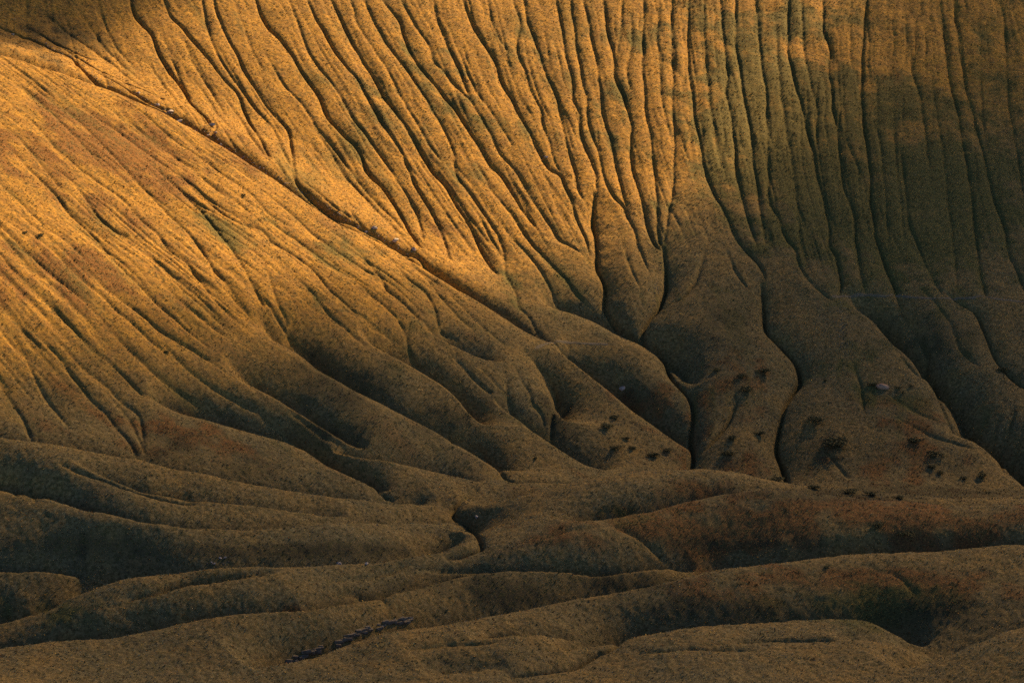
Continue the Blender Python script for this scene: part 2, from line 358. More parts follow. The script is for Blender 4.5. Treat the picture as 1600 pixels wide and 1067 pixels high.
 (1.6,2.6,c("640 505 636 530 642 560 660 580")), (1.3,2.4,c("700 548 720 570 745 595 765 612")), (1.4,2.6,c("790 584 793 620 801 648 835 675")), (1.4,2.4,c("808 580 815 594 827 610 833 630 846 645 852 670")),
 (2.0,3.4,c("822 550 842 572 862 600 868 630 862 660 860 690")), (1.0,2.2,c("750 575 775 600 792 620")),
 (1.8,2.4,c("700 690 733 700 760 716 785 735 800 746 850 748 940 748")),
 (1.0,2.4,c("300 545 340 562 375 590 400 612")),
 # foreground
 (1.6,2.2,c("98 725 125 737 160 747 190 757 225 767 262 777 300 782")), (1.0,2,c("20 760 25 775")), (1.0,2,c("47 755 56 782")),
 (2.6,2.8,c("745 763 720 776 708 790 712 802 735 815 748 832 752 848 736 857 700 866")), 
 (1.0,2,c("170 944 200 935 250 921 300 906 350 901 400 895")), (.9,2,c("200 962 225 968 245 980")), (1.0,2,c("520 905 560 900 610 890 640 878")),
 (.9,2,c("520 925 560 930 600 935")),(.9,2,c("655 886 700 890 760 885")), (.8,1.8,c("960 822 990 834 1015 852 1035 872")), (1.6,2.6,c("1000 988 960 1004 932 1018 912 1030 890 1040 800 1052")),
 (.8,2,c("690 1000 740 995 800 990")), (.8,2,c("640 1012 700 1003 780 1000")), (.7,2,c("860 840 880 830 920 822")),
 (.9,2.4,c("1390 892 1412 905 1420 915 1428 925")),(.8,2,c("1120 1005 1200 998 1300 997")), (.7,2,c("1000 1020 1080 1012 1180 1014")),
]
CARVE = np.zeros_like(Z0)
NEAR = np.full(Z0.shape, 99.0)
def smooth_path(w, step=1.2):
    w = np.array(w); 
    if len(w) < 3: ww = w
    else:
        out = []
        q = np.vstack([2 * w[0] - w[1], w, 2 * w[-1] - w[-2]])
        for i in range(1, len(q) - 2):
            m = max(2, int(np.linalg.norm(q[i + 1] - q[i]) / step))
            for t in np.arange(m) / m:
                out.append(0.5 * (2 * q[i] + (q[i + 1] - q[i - 1]) * t + (2 * q[i - 1] - 5 * q[i] + 4 * q[i + 1] - q[i + 2]) * t * t + (3 * q[i] - q[i - 1] - 3 * q[i + 1] + q[i + 2]) * t ** 3))
        out.append(w[-1]); ww = np.array(out)
    return ww
VAL = np.zeros_like(Z0)
for (line, D, wn, wf, k, is_world) in VALLEYS:
    off = wn * math.log(max(D / (wn * k), 1.2)); low = D * math.exp(-off / wn)
    w = []
    for p in ([] if is_world else densify(line, 18)):
        q = surf_pt(p[0], p[1], Z0 - low)
        if w and abs(q[1] - w[-1][1]) > 40: continue
        w.append(q[:2])
    w = smooth_path(line if is_world else w, 2.0)
    nrm = np.gradient(w, axis=0); nrm = np.stack([-nrm[:, 1], nrm[:, 0]], 1); nrm /= np.maximum(np.linalg.norm(nrm, axis=1, keepdims=True), 1e-6)
    for _ in range(3): nrm[1:-1] = (nrm[:-2] + nrm[1:-1] + nrm[2:]) / 3
    w = w + nrm * off
    L = np.concatenate([[0], np.cumsum(np.linalg.norm(np.diff(w, axis=0), axis=1))])
    ext = max(wn, wf) * 4.5
    J0, J1 = np.searchsorted(FY, [w[:, 1].min() - ext, w[:, 1].max() + ext])
    I0, I1 = np.searchsorted(FX, [((w[:, 0] - ext) / w[:, 1]).min(), ((w[:, 0] + ext) / w[:, 1]).max()])
    if J1 <= J0 or I1 <= I0: continue
    bd = np.full((J1 - J0, I1 - I0), 1e6); bs = np.zeros_like(bd); bt = np.zeros_like(bd)
    for kk in range(len(w) - 1):
        a, b = w[kk], w[kk + 1]
        j0, j1 = np.searchsorted(FY, [min(a[1], b[1]) - ext, max(a[1], b[1]) + ext])
        i0, i1 = np.searchsorted(FX, [(min(a[0], b[0]) - ext) / a[1], (max(a[0], b[0]) + ext) / a[1]])
        i0 = max(i0, I0); i1 = min(i1, I1)
        if j1 <= j0 or i1 <= i0: continue
        xs = GX[j0:j1, i0:i1]; ys = GY[j0:j1, i0:i1]
        ab = b - a; l2 = max(ab @ ab, 1e-9)
        t = np.clip(((xs - a[0]) * ab[0] + (ys - a[1]) * ab[1]) / l2, 0, 1)
        d = np.hypot(xs - a[0] - t * ab[0], ys - a[1] - t * ab[1])
        sd = ((ys - a[1]) * ab[0] - (xs - a[0]) * ab[1]) / math.sqrt(l2)
        lp = L[kk] + t * (L[kk + 1] - L[kk])
        tap = np.minimum(1, lp / 20.0) * np.minimum(1, (L[-1] - lp) / 20.0)
        sl = (slice(j0 - J0, j1 - J0), slice(i0 - I0, i1 - I0))
        m = d < bd[sl]
        bd[sl] = np.where(m, d, bd[sl]); bs[sl] = np.where(m, sd, bs[sl]); bt[sl] = np.where(m, tap * (2 - tap), bt[sl])
    f = 1 / (1 + np.exp(-np.clip(bs / 1.2, -30, 30)))
    v = D * bt * np.exp(-(np.sqrt(bd * bd + 0.5) - 0.5) / (wn * (1 - f) + wf * f))
    sub_ = VAL[J0:J1, I0:I1]; np.maximum(sub_, v, out=sub_)
PATHS = []
for gi, (D, W, line) in enumerate(GUL):
    w = []
    for p in densify(line, 22):
        s = surf_pt(p[0], p[1], Z0 - VAL)
        if w and (abs(s[1] - w[-1][1]) > 30 or np.hypot(*(s[:2] - w[-1])) < 0.6): continue
        w.append(s[:2])
    if len(w) < 2: continue
    w = smooth_path(w)
    L = np.concatenate([[0], np.cumsum(np.linalg.norm(np.diff(w, axis=0), axis=1))])
    ph = gi * 1.7                                          # a slight wander and uneven depth
    nrm = np.gradient(w, axis=0); nrm = np.stack([-nrm[:, 1], nrm[:, 0]], 1); nrm /= np.maximum(np.linalg.norm(nrm, axis=1, keepdims=True), 1e-6)
    w = w + nrm * (0.12 * np.sin(L / 4.1 + ph) + 0.06 * np.sin(L / 1.7 + 2 * ph))[:, None]
    PATHS.append(w)
    if min(p[1] for p in line) > 720: D *= (1.8 if D < 2 else 1.3); W *= (.85 if D < 2 else .6)
    ext = W * 4.5
    BW, NW, WS = (0.72, 0.40, 0.95) if line[0][1] < 260 and line[0][0] > 480 else (0.45, 0.62, 0.75) if line[0][1] < 100 else (0.74, 0.42, 0.95)
    for k in range(len(w) - 1):
        a, b = w[k], w[k + 1]
        y0, y1 = min(a[1], b[1]) - ext, max(a[1], b[1]) + ext
        j0, j1 = np.searchsorted(FY, [y0, y1])
        ym = max(a[1], 1)
        i0, i1 = np.searchsorted(FX, [(min(a[0], b[0]) - ext) / ym, (max(a[0], b[0]) + ext) / ym])
        if j1 <= j0 or i1 <= i0: continue
        xs = GX[j0:j1, i0:i1]; ys = GY[j0:j1, i0:i1]
        ab = b - a; l2 = max(ab @ ab, 1e-9)
        t = np.clip(((xs - a[0]) * ab[0] + (ys - a[1]) * ab[1]) / l2, 0, 1)
        d = np.hypot(xs - a[0] - t * ab[0], ys - a[1] - t * ab[1])
        rel = L[k] / max(L[-1], 1)
        tap = min(1.0, 0.35 + L[k] / 25.0) * min(1.0, 0.45 + (L[-1] - L[k]) / 8.0)
        dep = D * (0.88 if line[0][1] > 440 or line[0][0] < 1060 else 0.95) * tap * (1 + 0.18 * math.sin(L[k] / 7.0 + ph))
        v = dep * (BW * np.exp(-d / (W * WS)) + NW * np.exp(-(d / 0.62) ** 2))
        sub = CARVE[j0:j1, i0:i1]; np.maximum(sub, v, out=sub)
        sub = NEAR[j0:j1, i0:i1]; np.minimum(sub, d, out=sub)

# --- noise
def vnoise(x, y, s, seed):
    x = x / s; y = y / s
    xi = np.floor(x).astype(np.int64); yi = np.floor(y).astype(np.int64)
    fx = x - xi; fy = y - yi
    fx = fx * fx * (3 - 2 * fx); fy = fy * fy * (3 - 2 * fy)
    tab = np.random.default_rng(seed).random(65536)
    def h(a, b): return tab[((a * 7349 + b * 1933 + (a * b) * 17) ^ (b >> 3)) & 65535]
    return ((h(xi, yi) * (1 - fx) + h(xi + 1, yi) * fx) * (1 - fy) + (h(xi, yi + 1) * (1 - fx) + h(xi + 1, yi + 1) * fx) * fy) * 2 - 1
# which landform a point belongs to, told from its place in the view of the large forms
cxg = FX
def img_row(x, y, z):
    T = (CAM_H - z) / y
    return T
# columns of px for each grid column (nearly constant)
PXC = 800 + FX * math.cos(PITCH) / TANH * 800
Tg = (CAM_H - Z0 + VAL) / GY
ang = np.arctan(Tg) - PITCH
PYC = 533.5 + np.tan(ang) / TANH * 800
PXG = 800 + (FX[None, :] * (np.cos(PITCH) - np.tan(ang) * 0 + (533.5 - PYC) / 800 * TANH * math.sin(PITCH))) / TANH * 800
# spur edge and ridge lines as world curves: y of the hidden hollows
def world_curve(line, base, h, off):
    xs, ys = [], []
    for p in densify(line, 20):
        y = hit(p[0], p[1], BASE[base], h); X, T = ray(*p); xs.append(float(X)); ys.append(y + off)
    return np.array(xs), np.array(ys)
ex, ey = world_curve([(-280, 5)] + SPUR_EDGE + [(870, 561), (897, 571), (925, 591), (955, 614), (985, 639), (1017, 659), (1072, 699)], 'spur', 1.0, 7.0)
y_edge = np.interp(FX, ex, ey, right=0)
y_edge = np.where(FX > ex[-1], np.nan, y_edge)
_fc = np.array([(float(ray(p[0], p[1])[0]), p[2] + 11) for p in densify(extend(R1 + R6[:-1] + R7[4:]), 20)])
fx_, fy_ = _fc[:, 0], _fc[:, 1]
y_fore = np.interp(FX, fx_, fy_)
IS_FORE = GY < y_fore[None, :]
IS_SPUR = (~IS_FORE) & (GY < np.nan_to_num(y_edge, nan=0.0)[None, :])
IS_FAR = ~(IS_FORE | IS_SPUR)

gxv = -0.175 + 0.125 * np.tanh((GX - 10) / 45.0)
_A, _b = [], []
def _basis(u, v): return [v, v * v, v ** 3, u * v, u * u * v, u * v * v, u * u * v * v, u ** 3 * v]
for (D, W, line) in GUL:
    if line[0][1] <= 30 and len(line) > 6 and line[0][0] > 190 and line[-1][1] > 190:
        top = line[0][0]
        for p in densify(line, 15):
            if p[1] > 470: break
            _A.append(_basis((p[0] - 800) / 800.0, (p[1] + 20) / 500.0)); _b.append(p[0] - top)
_cf = np.linalg.lstsq(np.array(_A), np.array(_b), rcond=None)[0]
_u = (PXG - 800) / 800.0; _v = np.clip((PYC + 20) / 500.0, -.3, 1.0)
across_far = (PXG - sum(cc * bb for cc, bb in zip(_cf, _basis(_u, _v)))) * 0.2
along_far = GY
across_sp = (GX + 1.5 * GY) / 1.8
along_sp = (1.5 * GX - GY) / 1.8
wob = vnoise(GX, GY, 14, 5) * 1.6
def rills(across, along, sp, ln, sd):
    v = vnoise(across, along / ln, sp, sd) ; w_ = vnoise(across, along / (ln * .7), sp * .52, sd + 1)
    g = 0.5 + 0.5 * vnoise(across, along, 24, sd + 2)
    return -(np.clip(1 - 3.2 * np.abs(v), 0, 1) * .55 + np.clip(1 - 2.6 * np.abs(w_), 0, 1) * .28) * g
rill_far = rills(across_far + wob * .5, along_far, 2.7, 17, 11)
rill_sp = rills(across_sp + wob, along_sp, 3.6, 13, 15)
soft = lambda m: m
above = np.clip((np.interp(PXG, [800, 1000, 1100, 1200, 1300, 1600], [430, 400, 390, 420, 445, 455]) - PYC) / 40.0, 0.12, 1)
rill = np.where(IS_FAR, rill_far * 1.05 * above, np.where(IS_SPUR, rill_sp * 1.35 * np.clip((np.interp(PXG, [0, 300, 500, 700, 900], [650, 570, 505, 485, 540]) - PYC) / 60.0, .12, 1), 0.10 * vnoise(GX, GY, 3.2, 18)))
undul = vnoise(GX, GY, 22, 21) * 0.45 + vnoise(GX, GY, 9, 22) * 0.22 + vnoise(GX, GY, 4.5, 23) * .08
tuss = vnoise(GX, GY, 1.7, 31) * .07 + vnoise(GX, GY, 0.9, 32) * 0.07 + rng.random(GX.shape) * 0.05
Z = Z0 - VAL - CARVE + rill + undul + tuss * np.where(IS_FORE, 1.7, 1.0)

# ------------------------------------------------------------------ plant cover; its dark and dull zones also carry painted shade
def blob(lst):
    m = np.zeros_like(Z0)
    for (px, py, rx, ry, v) in lst:
        m = np.maximum(m, v * np.exp(-(((PXG - px) / rx) ** 2 + ((PYC - py) / ry) ** 2)))
    return m
n1 = vnoise(GX, GY, 18, 41); n2 = vnoise(GX, GY, 6, 42); n3 = vnoise(GX, GY, 2.2, 43)
mix = n1 * .5 + n2 * .35 + n3 * .3
bracken = blob([(150, 230, 180, 60, 1), (250, 300, 120, 40, .6), (60, 420, 120, 60, .5), (1150, 830, 260, 40, 1), (1400, 820, 260, 40, .9), (1400, 900, 260, 40, 1), (1060, 760, 60, 20, .7), (1300, 690, 300, 70, .6), (480, 960, 60, 14, .7), (1160, 620, 80, 60, .5), (1340, 120, 160, 110, .5), (1000, 650, 120, 60, .3), (700, 380, 50, 50, .5), (230, 690, 120, 40, .4)])
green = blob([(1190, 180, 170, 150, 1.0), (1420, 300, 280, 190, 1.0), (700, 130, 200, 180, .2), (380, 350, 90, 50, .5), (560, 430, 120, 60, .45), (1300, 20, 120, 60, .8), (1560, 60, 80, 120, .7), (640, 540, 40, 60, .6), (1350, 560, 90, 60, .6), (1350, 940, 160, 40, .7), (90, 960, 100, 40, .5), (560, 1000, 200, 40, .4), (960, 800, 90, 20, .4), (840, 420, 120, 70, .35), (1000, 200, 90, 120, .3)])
heath_shade = blob([(60, 60, 110, 40, 1), (560, 610, 60, 45, .8), (480, 590, 60, 50, .7), (690, 650, 50, 40, .8), (540, 680, 90, 35, .6), (880, 630, 32, 60, 1), (270, 700, 70, 30, .7), (400, 730, 60, 25, .6), (930, 560, 90, 30, .6), (1000, 610, 50, 40, .5), (120, 850, 160, 22, .6), (460, 860, 260, 14, .8), (770, 920, 130, 26, 1), (950, 910, 120, 20, .8), (1250, 845, 300, 14, .7), (700, 1030, 200, 14, .5), (560, 940, 100, 20, .6), (1120, 500, 90, 60, .5), (1450, 520, 160, 50, .5), (1320, 690, 120, 50, .4), (1400, 770, 250, 14, .9), (1100, 850, 120, 14, .7), (1100, 950, 200, 22, .6), (1480, 960, 120, 30, .7)])  # heather patches, also painted dark over flanks and hollows that stand in shade
st1 = np.where(IS_SPUR, vnoise(across_sp + wob, along_sp / 7, 4.0, 51), vnoise(across_far + wob, along_far / 7, 4.0, 52))
st2 = np.where(IS_SPUR, vnoise(across_sp + wob, along_sp / 6, 3.0, 53), vnoise(across_far + wob, along_far / 6, 3.0, 54))
flat_ = np.where(IS_FORE, 0.0, 1.0)
bracken = np.clip(np.clip((bracken + mix * .7 - .22) * 1.5, 0, 1) * np.clip(bracken * 6, 0, 1) + .30 * n2 + .25 * n1 + .30 * st1 * flat_ - .12 + .16 * IS_SPUR, 0, 1)
wet = np.exp(-NEAR / 1.3)
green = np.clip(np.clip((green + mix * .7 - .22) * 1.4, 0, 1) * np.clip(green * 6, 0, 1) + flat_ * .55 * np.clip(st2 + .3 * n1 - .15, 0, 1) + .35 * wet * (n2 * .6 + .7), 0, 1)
heath_shade = np.clip(heath_shade * .8 * (1 + mix * 1.2) + 0.25 * np.clip(n2 + n3 - .75, 0, 1), 0, 1)

low_shade = np.clip((PYC - np.interp(PXG, [-300, 0, 300, 600, 900, 1100, 1300, 1600, 1900], [520, 520, 500, 440, 330, 230, 150, 100, 80])) / 160.0, 0, 1)
shade_olive = np.clip(low_shade * .8 + .25 * mix, 0, 1)  # grass colour dulled and darkened over the shaded lower ground

# ------------------------------------------------------------------ materials
def new_mat(name):
    m = bpy.data.materials.new(name); m.use_nodes = True
    nt = m.node_tree; nt.nodes.clear()
    out = nt.nodes.new("ShaderNodeOutputMaterial")
    b = nt.nodes.new("ShaderNodeBsdfPrincipled")
    b.inputs['Roughness'].default_value = 0.95
    b.inputs['Specular IOR Level'].default_value = 0.1
    nt.links.new(b.outputs[0], out.inputs['Surface'])
    return m, nt, b
def noise_node(nt, co, scale, detail=3.0, rough=0.6):
    nn = nt.nodes.new("ShaderNodeTexNoise"); nn.inputs['Scale'].default_value = scale
    nn.inputs['Detail'].default_value = detail; nn.inputs['Roughness'].default_value = rough
    nt.links.new(co, nn.inputs['Vector']); return nn.outputs['Fac']
def ramp(nt, fac, stops):
    r = nt.nodes.new("ShaderNodeValToRGB"); e = r.color_ramp.elements
    while len(e) < len(stops): e.new(0.5)
    for el, (p, col) in zip(e, stops): el.position = p; el.color = (*col, 1)
    nt.links.new(fac, r.inputs[0]); return r.outputs[0]
def mixc(nt, fac, a, b, mode='MIX'):
    m = nt.nodes.new("ShaderNodeMix"); m.data_type = 'RGBA'; m.blend_type = mode
    if isinstance(fac, float): m.inputs['Factor'].default_value = fac
    else: nt.links.new(fac, m.inputs['Factor'])
    for k, v in (('A', a), ('B', b)):
        s = [i for i in m.inputs if i.name == k and i.type == 'RGBA'][0]
        if isinstance(v, tuple): s.default_value = (*v, 1)
        else: nt.links.new(v, s)
    return [o for o in m.outputs if o.type == 'RGBA'][0]
def mathn(nt, op, a, b):
    m = nt.nodes.new("ShaderNodeMath"); m.operation = op
    for i, v in enumerate((a, b)):
        if isinstance(v, (int, float)): m.inputs[i].default_value = v
        else: nt.links.new(v, m.inputs[i])
    return m.outputs[0]

def moor_material():
    m, nt, b = new_mat("hill_grass")
    tc = nt.nodes.new("ShaderNodeTexCoord"); co = tc.outputs['Object']
    at = nt.nodes.new("ShaderNodeAttribute"); at.attribute_name = "cover"
    sep = nt.nodes.new("ShaderNodeSeparateColor"); nt.links.new(at.outputs['Color'], sep.inputs[0])
    fine = noise_node(nt, co, 1.1, 4, .7)
    mid = noise_node(nt, co, 0.22, 3, .6)
    tuft = noise_node(nt, co, 2.6, 2, .6)
    straw = ramp(nt, fine, [(.30, (.13, .070, .014)), (.45, (.30, .165, .028)), (.58, (.43, .245, .042)), (.75, (.54, .33, .075))])
    dull = ramp(nt, fine, [(.32, (.13, .072, .02)), (.6, (.32, .185, .046))])
    col = mixc(nt, ramp(nt, mid, [(.42, (0, 0, 0)), (.62, (.75, .75, .75))]), straw, dull)
    brk = ramp(nt, tuft, [(.3, (.07, .032, .013)), (.5, (.15, .07, .022)), (.68, (.27, .135, .036))])
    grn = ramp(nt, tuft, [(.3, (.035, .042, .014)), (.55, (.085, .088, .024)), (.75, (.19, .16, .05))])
    hth = ramp(nt, tuft, [(.3, (.018, .020, .013)), (.55, (.042, .038, .020)), (.75, (.11, .075, .032))])
    patch = noise_node(nt, co, 0.55, 5, .72)
    speck = noise_node(nt, co, 0.95, 3, .75)
    shade_olv = ramp(nt, fine, [(.30, (.036, .035, .019)), (.45, (.085, .080, .042)), (.6, (.142, .131, .068)), (.76, (.22, .198, .105))])  # dull grass tone with the shade of the lower ground put in
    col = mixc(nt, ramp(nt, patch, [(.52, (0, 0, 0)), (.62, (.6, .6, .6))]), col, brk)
    col = mixc(nt, at.outputs['Alpha'], col, shade_olv)
    def mask(ch, g):
        s = mathn(nt, 'SUBTRACT', g, 0.5)
        v = mathn(nt, 'ADD', sep.outputs[ch], mathn(nt, 'MULTIPLY', s, 1.3))
        return ramp(nt, v, [(.22, (0, 0, 0)), (.85, (.85, .85, .85))])
    col = mixc(nt, mask(0, fine), col, brk)
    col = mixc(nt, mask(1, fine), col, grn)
    col = mixc(nt, mask(2, fine), col, hth)
    # rush and heather clumps, ragged at their borders
    col = mixc(nt, ramp(nt, speck, [(.50, (0, 0, 0)), (.60, (.72, .72, .72))]), col, mixc(nt, 0.5, grn, hth))
    nt.links.new(col, b.inputs['Base Color'])
    bp = nt.nodes.new("ShaderNodeBump"); bp.inputs['Strength'].default_value = 0.7; bp.inputs['Distance'].default_value = 0.2
    hsum = mathn(nt, 'ADD', mathn(nt, 'MULTIPLY', tuft, .7), noise_node(nt, co, 5.5, 2, .6))
    nt.links.new(hsum, bp.inputs['Height']); nt.links.new(bp.outputs[0], b.inputs['Normal'])
    return m
M_MOOR = moor_material()

# ------------------------------------------------------------------ ground meshes
def terrain(name, mask_v, label):
    fm = mask_v[:-1, :-1]
    j, i = np.nonzero(fm)
    a = j * NX + i
    quads = np.stack([a, a + 1, a + NX + 1, a + NX], 1)
    used = np.unique(quads)
    remap = np.full(NX * NY, -1, np.int64); remap[used] = np.arange(len(used))
    q = remap[quads].astype(np.int32)
    co = np.stack([GX.ravel()[used], GY.ravel()[used], Z.ravel()[used]], 1).astype(np.float32)
    me = bpy.data.meshes.new(name)
    me.vertices.add(len(co)); me.vertices.foreach_set("co", co.ravel())
    me.loops.add(q.size); me.loops.foreach_set("vertex_index", q.ravel())
    me.polygons.add(len(q)); me.polygons.foreach_set("loop_start", np.arange(0, q.size, 4, dtype=np.int32))
    me.polygons.foreach_set("loop_total", np.full(len(q), 4, np.int32))
    me.polygons.foreach_set("use_smooth", np.ones(len(q), bool))
    ca = me.color_attributes.new("cover", 'FLOAT_COLOR', 'POINT')
    cv = np.stack([bracken.ravel()[used], green.ravel()[used], heath_shade.ravel()[used], shade_olive.ravel()[used]], 1).astype(np.float32)
    ca.data.foreach_set("color", cv.ravel())
    me.update(calc_edges=True)
    me.materials.append(M_MOOR)
    o = bpy.data.objects.new(name, me); scene.collection.objects.link(o)
    o["kind"] = "structure"; o["label"] = label
    return o
terrain("hillside", IS_FAR, "steep grassy hillside fluted by long parallel gullies")
terrain("spur", IS_SPUR, "golden grassy spur sloping down from the left to the valley")
terrain("moor", IS_FORE, "rolling brown grass ridges in the foreground below the hillside")
print("ctrl", len(CP), "grid", NX, NY)

# ------------------------------------------------------------------ grass tussocks standing on the ground
def grass(count):
    r = np.random.default_rng(99)
    y = np.sqrt(r.uniform(600.0 ** 2, 1150.0 ** 2, count)); X = r.uniform(-0.192, 0.192, count)
    cf = np.interp(X, FX, np.arange(NX)); rf = np.interp(y, FY, np.arange(NY))
    i = cf.astype(int); j = rf.astype(int); f = cf - i; g = rf - j
    def at_(A): return (A[j, i] * (1 - f) + A[j, i + 1] * f) * (1 - g) + (A[j + 1, i] * (1 - f) + A[j + 1, i + 1] * f) * g
    # tussocks gather in drifts
    keep = r.random(count) < 0.35 + 0.9 * np.clip(at_(n3) * .6 + at_(n2) * .5 + .3, 0, 1)
    y, X, i, j, f, g = y[keep], X[keep], i[keep], j[keep], f[keep], g[keep]; n_ = len(y)
    base = np.stack([X * y, y, at_(Z) - 0.05], 1)
    pal = np.array([(.58, .35, .08), (.235, .21, .11), (.18, .08, .024), (.095, .095, .028), (.055, .048, .022)])
    ov = at_(shade_olive); wts = np.stack([(1 - ov) * .9, ov * .9 + .05, at_(bracken) + .09, at_(green) + .06, at_(heath_shade) * 1.1 + .025], 1)  # tussocks take the same darker tones on shaded ground
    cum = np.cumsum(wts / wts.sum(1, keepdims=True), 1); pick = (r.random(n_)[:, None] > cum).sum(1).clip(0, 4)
    col = pal[pick] * r.uniform(.65, 1.35, (n_, 1)) * r.uniform(.9, 1.1, (n_, 3))
    size = r.uniform(.18, .42, n_) * np.where(pick >= 2, 1.1, 1.0)
    NB = 4
    V = np.empty((n_, NB, 3, 3), np.float32)
    for b_ in range(NB):
        an = r.uniform(0, 2 * np.pi, n_); lean = r.uniform(.25, .95, n_)
        dx, dy = np.cos(an), np.sin(an); w_ = size * r.uniform(.22, .40, n_)
        V[:, b_, 0] = base + np.stack([-dy * w_, dx * w_, 0 * w_], 1)
        V[:, b_, 1] = base + np.stack([dy * w_, -dx * w_, 0 * w_], 1)
        V[:, b_, 2] = base + np.stack([dx * lean * size * 1.3, dy * lean * size * 1.3, size * r.uniform(.5, .95, n_)], 1)
    me = bpy.data.meshes.new("grass"); nv = n_ * NB * 3
    me.vertices.add(nv); me.vertices.foreach_set("co", V.ravel())
    me.loops.add(nv); me.loops.foreach_set("vertex_index", np.arange(nv, dtype=np.int32))
    me.polygons.add(n_ * NB); me.polygons.foreach_set("loop_start", np.arange(0, nv, 3, dtype=np.int32)); me.polygons.foreach_set("loop_total", np.full(n_ * NB, 3, np.int32))
    ca = me.color_attributes.new("tint", 'FLOAT_COLOR', 'POINT')
    cv = np.ones((n_, NB * 3, 4), np.float32); cv[:, :, :3] = col[:, None, :]
    ca.data.foreach_set("color", cv.ravel()); me.update(calc_edges=True)
    m, nt, b = new_mat("tussock_grass")
    at = nt.nodes.new("ShaderNodeAttribute"); at.attribute_name = "tint"; nt.links.new(at.outputs['Color'], b.inputs['Base Color'])
    me.materials.append(m)
    o = bpy.data.objects.new("grass", me); scene.collection.objects.link(o); o["kind"] = "stuff"; o["label"] = "tussocks of dry hill grass, rush and heather"
    print("tussocks", n_)
grass(270000)

# ------------------------------------------------------------------ small things
def simple_mat(name, stops, scale, rough=0.9, spec=0.2, bump=0.0):
    m, nt, b = new_mat(name)
    tc = nt.nodes.new("ShaderNodeTexCoord")
    f = noise_node(nt, tc.outputs['Object'], scale, 4, .65)
    nt.links.new(ramp(nt, f, stops), b.inputs['Base Color'])
    b.inputs['Roughness'].default_value = rough; b.inputs['Specular IOR Level'].default_value = spec
    if bump:
        bp = nt.nodes.new("ShaderNodeBump"); bp.inputs['Strength'].default_value = .8; bp.inputs['Distance'].default_value = bump
        nt.links.new(f, bp.inputs['Height']); nt.links.new(bp.outputs[0], b.inputs['Normal'])
    return m
M_LEAF = simple_mat("shrub_leaf", [(.3, (.05, .052, .022)), (.6, (.095, .092, .036)), (.8, (.15, .12, .05))], 3.0)
M_WOOD = simple_mat("shrub_wood", [(.3, (.03, .022, .014)), (.7, (.07, .05, .032))], 6.0)
M_ROCK = simple_mat("pale_rock", [(.3, (.16, .145, .13)), (.5, (.32, .29, .26)), (.75, (.48, .44, .40))], 1.6, bump=.12)
M_GREY = simple_mat("grey_rock", [(.3, (.07, .062, .045)), (.5, (.14, .122, .09)), (.75, (.25, .22, .17))], 1.6, bump=.12)
M_BOULDER = simple_mat("boulder_rock", [(.3, (.17, .105, .065)), (.5, (.29, .185, .12)), (.75, (.38, .26, .18))], 1.1, bump=.1)
M_PATH = simple_mat("trodden_path", [(.3, (.07, .058, .034)), (.6, (.14, .118, .075)), (.8, (.21, .18, .125))], 1.5)
def mesh_obj(name, verts, faces, mat, parent=None, smooth=False):
    me = bpy.data.meshes.new(name); me.from_pydata(verts, [], faces); me.update()
    me.materials.append(mat)
    if smooth: me.polygons.foreach_set("use_smooth", np.ones(len(me.polygons), bool))
    o = bpy.data.objects.new(name, me); scene.collection.objects.link(o); o.parent = parent
    return o
def shrub_meshes(seed):
    """a shrub one metre wide: forked stems and a crown of small leaf sprays with gaps"""
    r = np.random.default_rng(seed)
    lobes = [(r.uniform(-.3, .3), r.uniform(-.3, .3), r.uniform(.22, .42), r.uniform(.14, .25)) for _ in range(9)]
    V, F = [], []
    for (lx, ly, lz, lr) in lobes:
        for _ in range(70):
            d = r.normal(size=3); d /= np.linalg.norm(d); q = np.array([lx, ly, lz]) + d * lr * r.uniform(.45, 1.12) * np.array([1, 1, .8])
            if q[2] < .03: q[2] = r.uniform(.03, .1)
            u = r.normal(size=3); u /= np.linalg.norm(u); w_ = np.cross(u, r.normal(size=3)); w_ /= np.linalg.norm(w_)
            a_, b_ = r.uniform(.035, .075), r.uniform(.018, .035); k = len(V)
            V += [tuple(q - u * a_), tuple(q + w_ * b_), tuple(q + u * a_), tuple(q - w_ * b_)]; F.append((k, k + 1, k + 2, k + 3))
    SV, SF = [], []
    for (lx, ly, lz, lr) in lobes:
        k = len(SV); t = .022
        for (cx_, cy_, cz_, tt) in ((lx * .15, ly * .15, -.12, t), (lx * .55, ly * .55, lz * .5, t * .7), (lx, ly, lz + lr * .3, t * .3)):
            for an in range(4): SV.append((cx_ + tt * math.cos(an * 1.571), cy_ + tt * math.sin(an * 1.571), cz_))
        for lv in (0, 4):
            for an in range(4): SF.append((k + lv + an, k + lv + (an + 1) % 4, k + lv + 4 + (an + 1) % 4, k + lv + 4 + an))
    return V, F, SV, SF
SHRUBS = []
for sd in range(5):
    V, F, SV, SF = shrub_meshes(100 + sd)
    m1 = bpy.data.meshes.new("foliage"); m1.from_pydata(V, [], F); m1.materials.append(M_LEAF)
    m2 = bpy.data.meshes.new("stem"); m2.from_pydata(SV, [], SF); m2.materials.append(M_WOOD)
    SHRUBS.append((m1, m2))
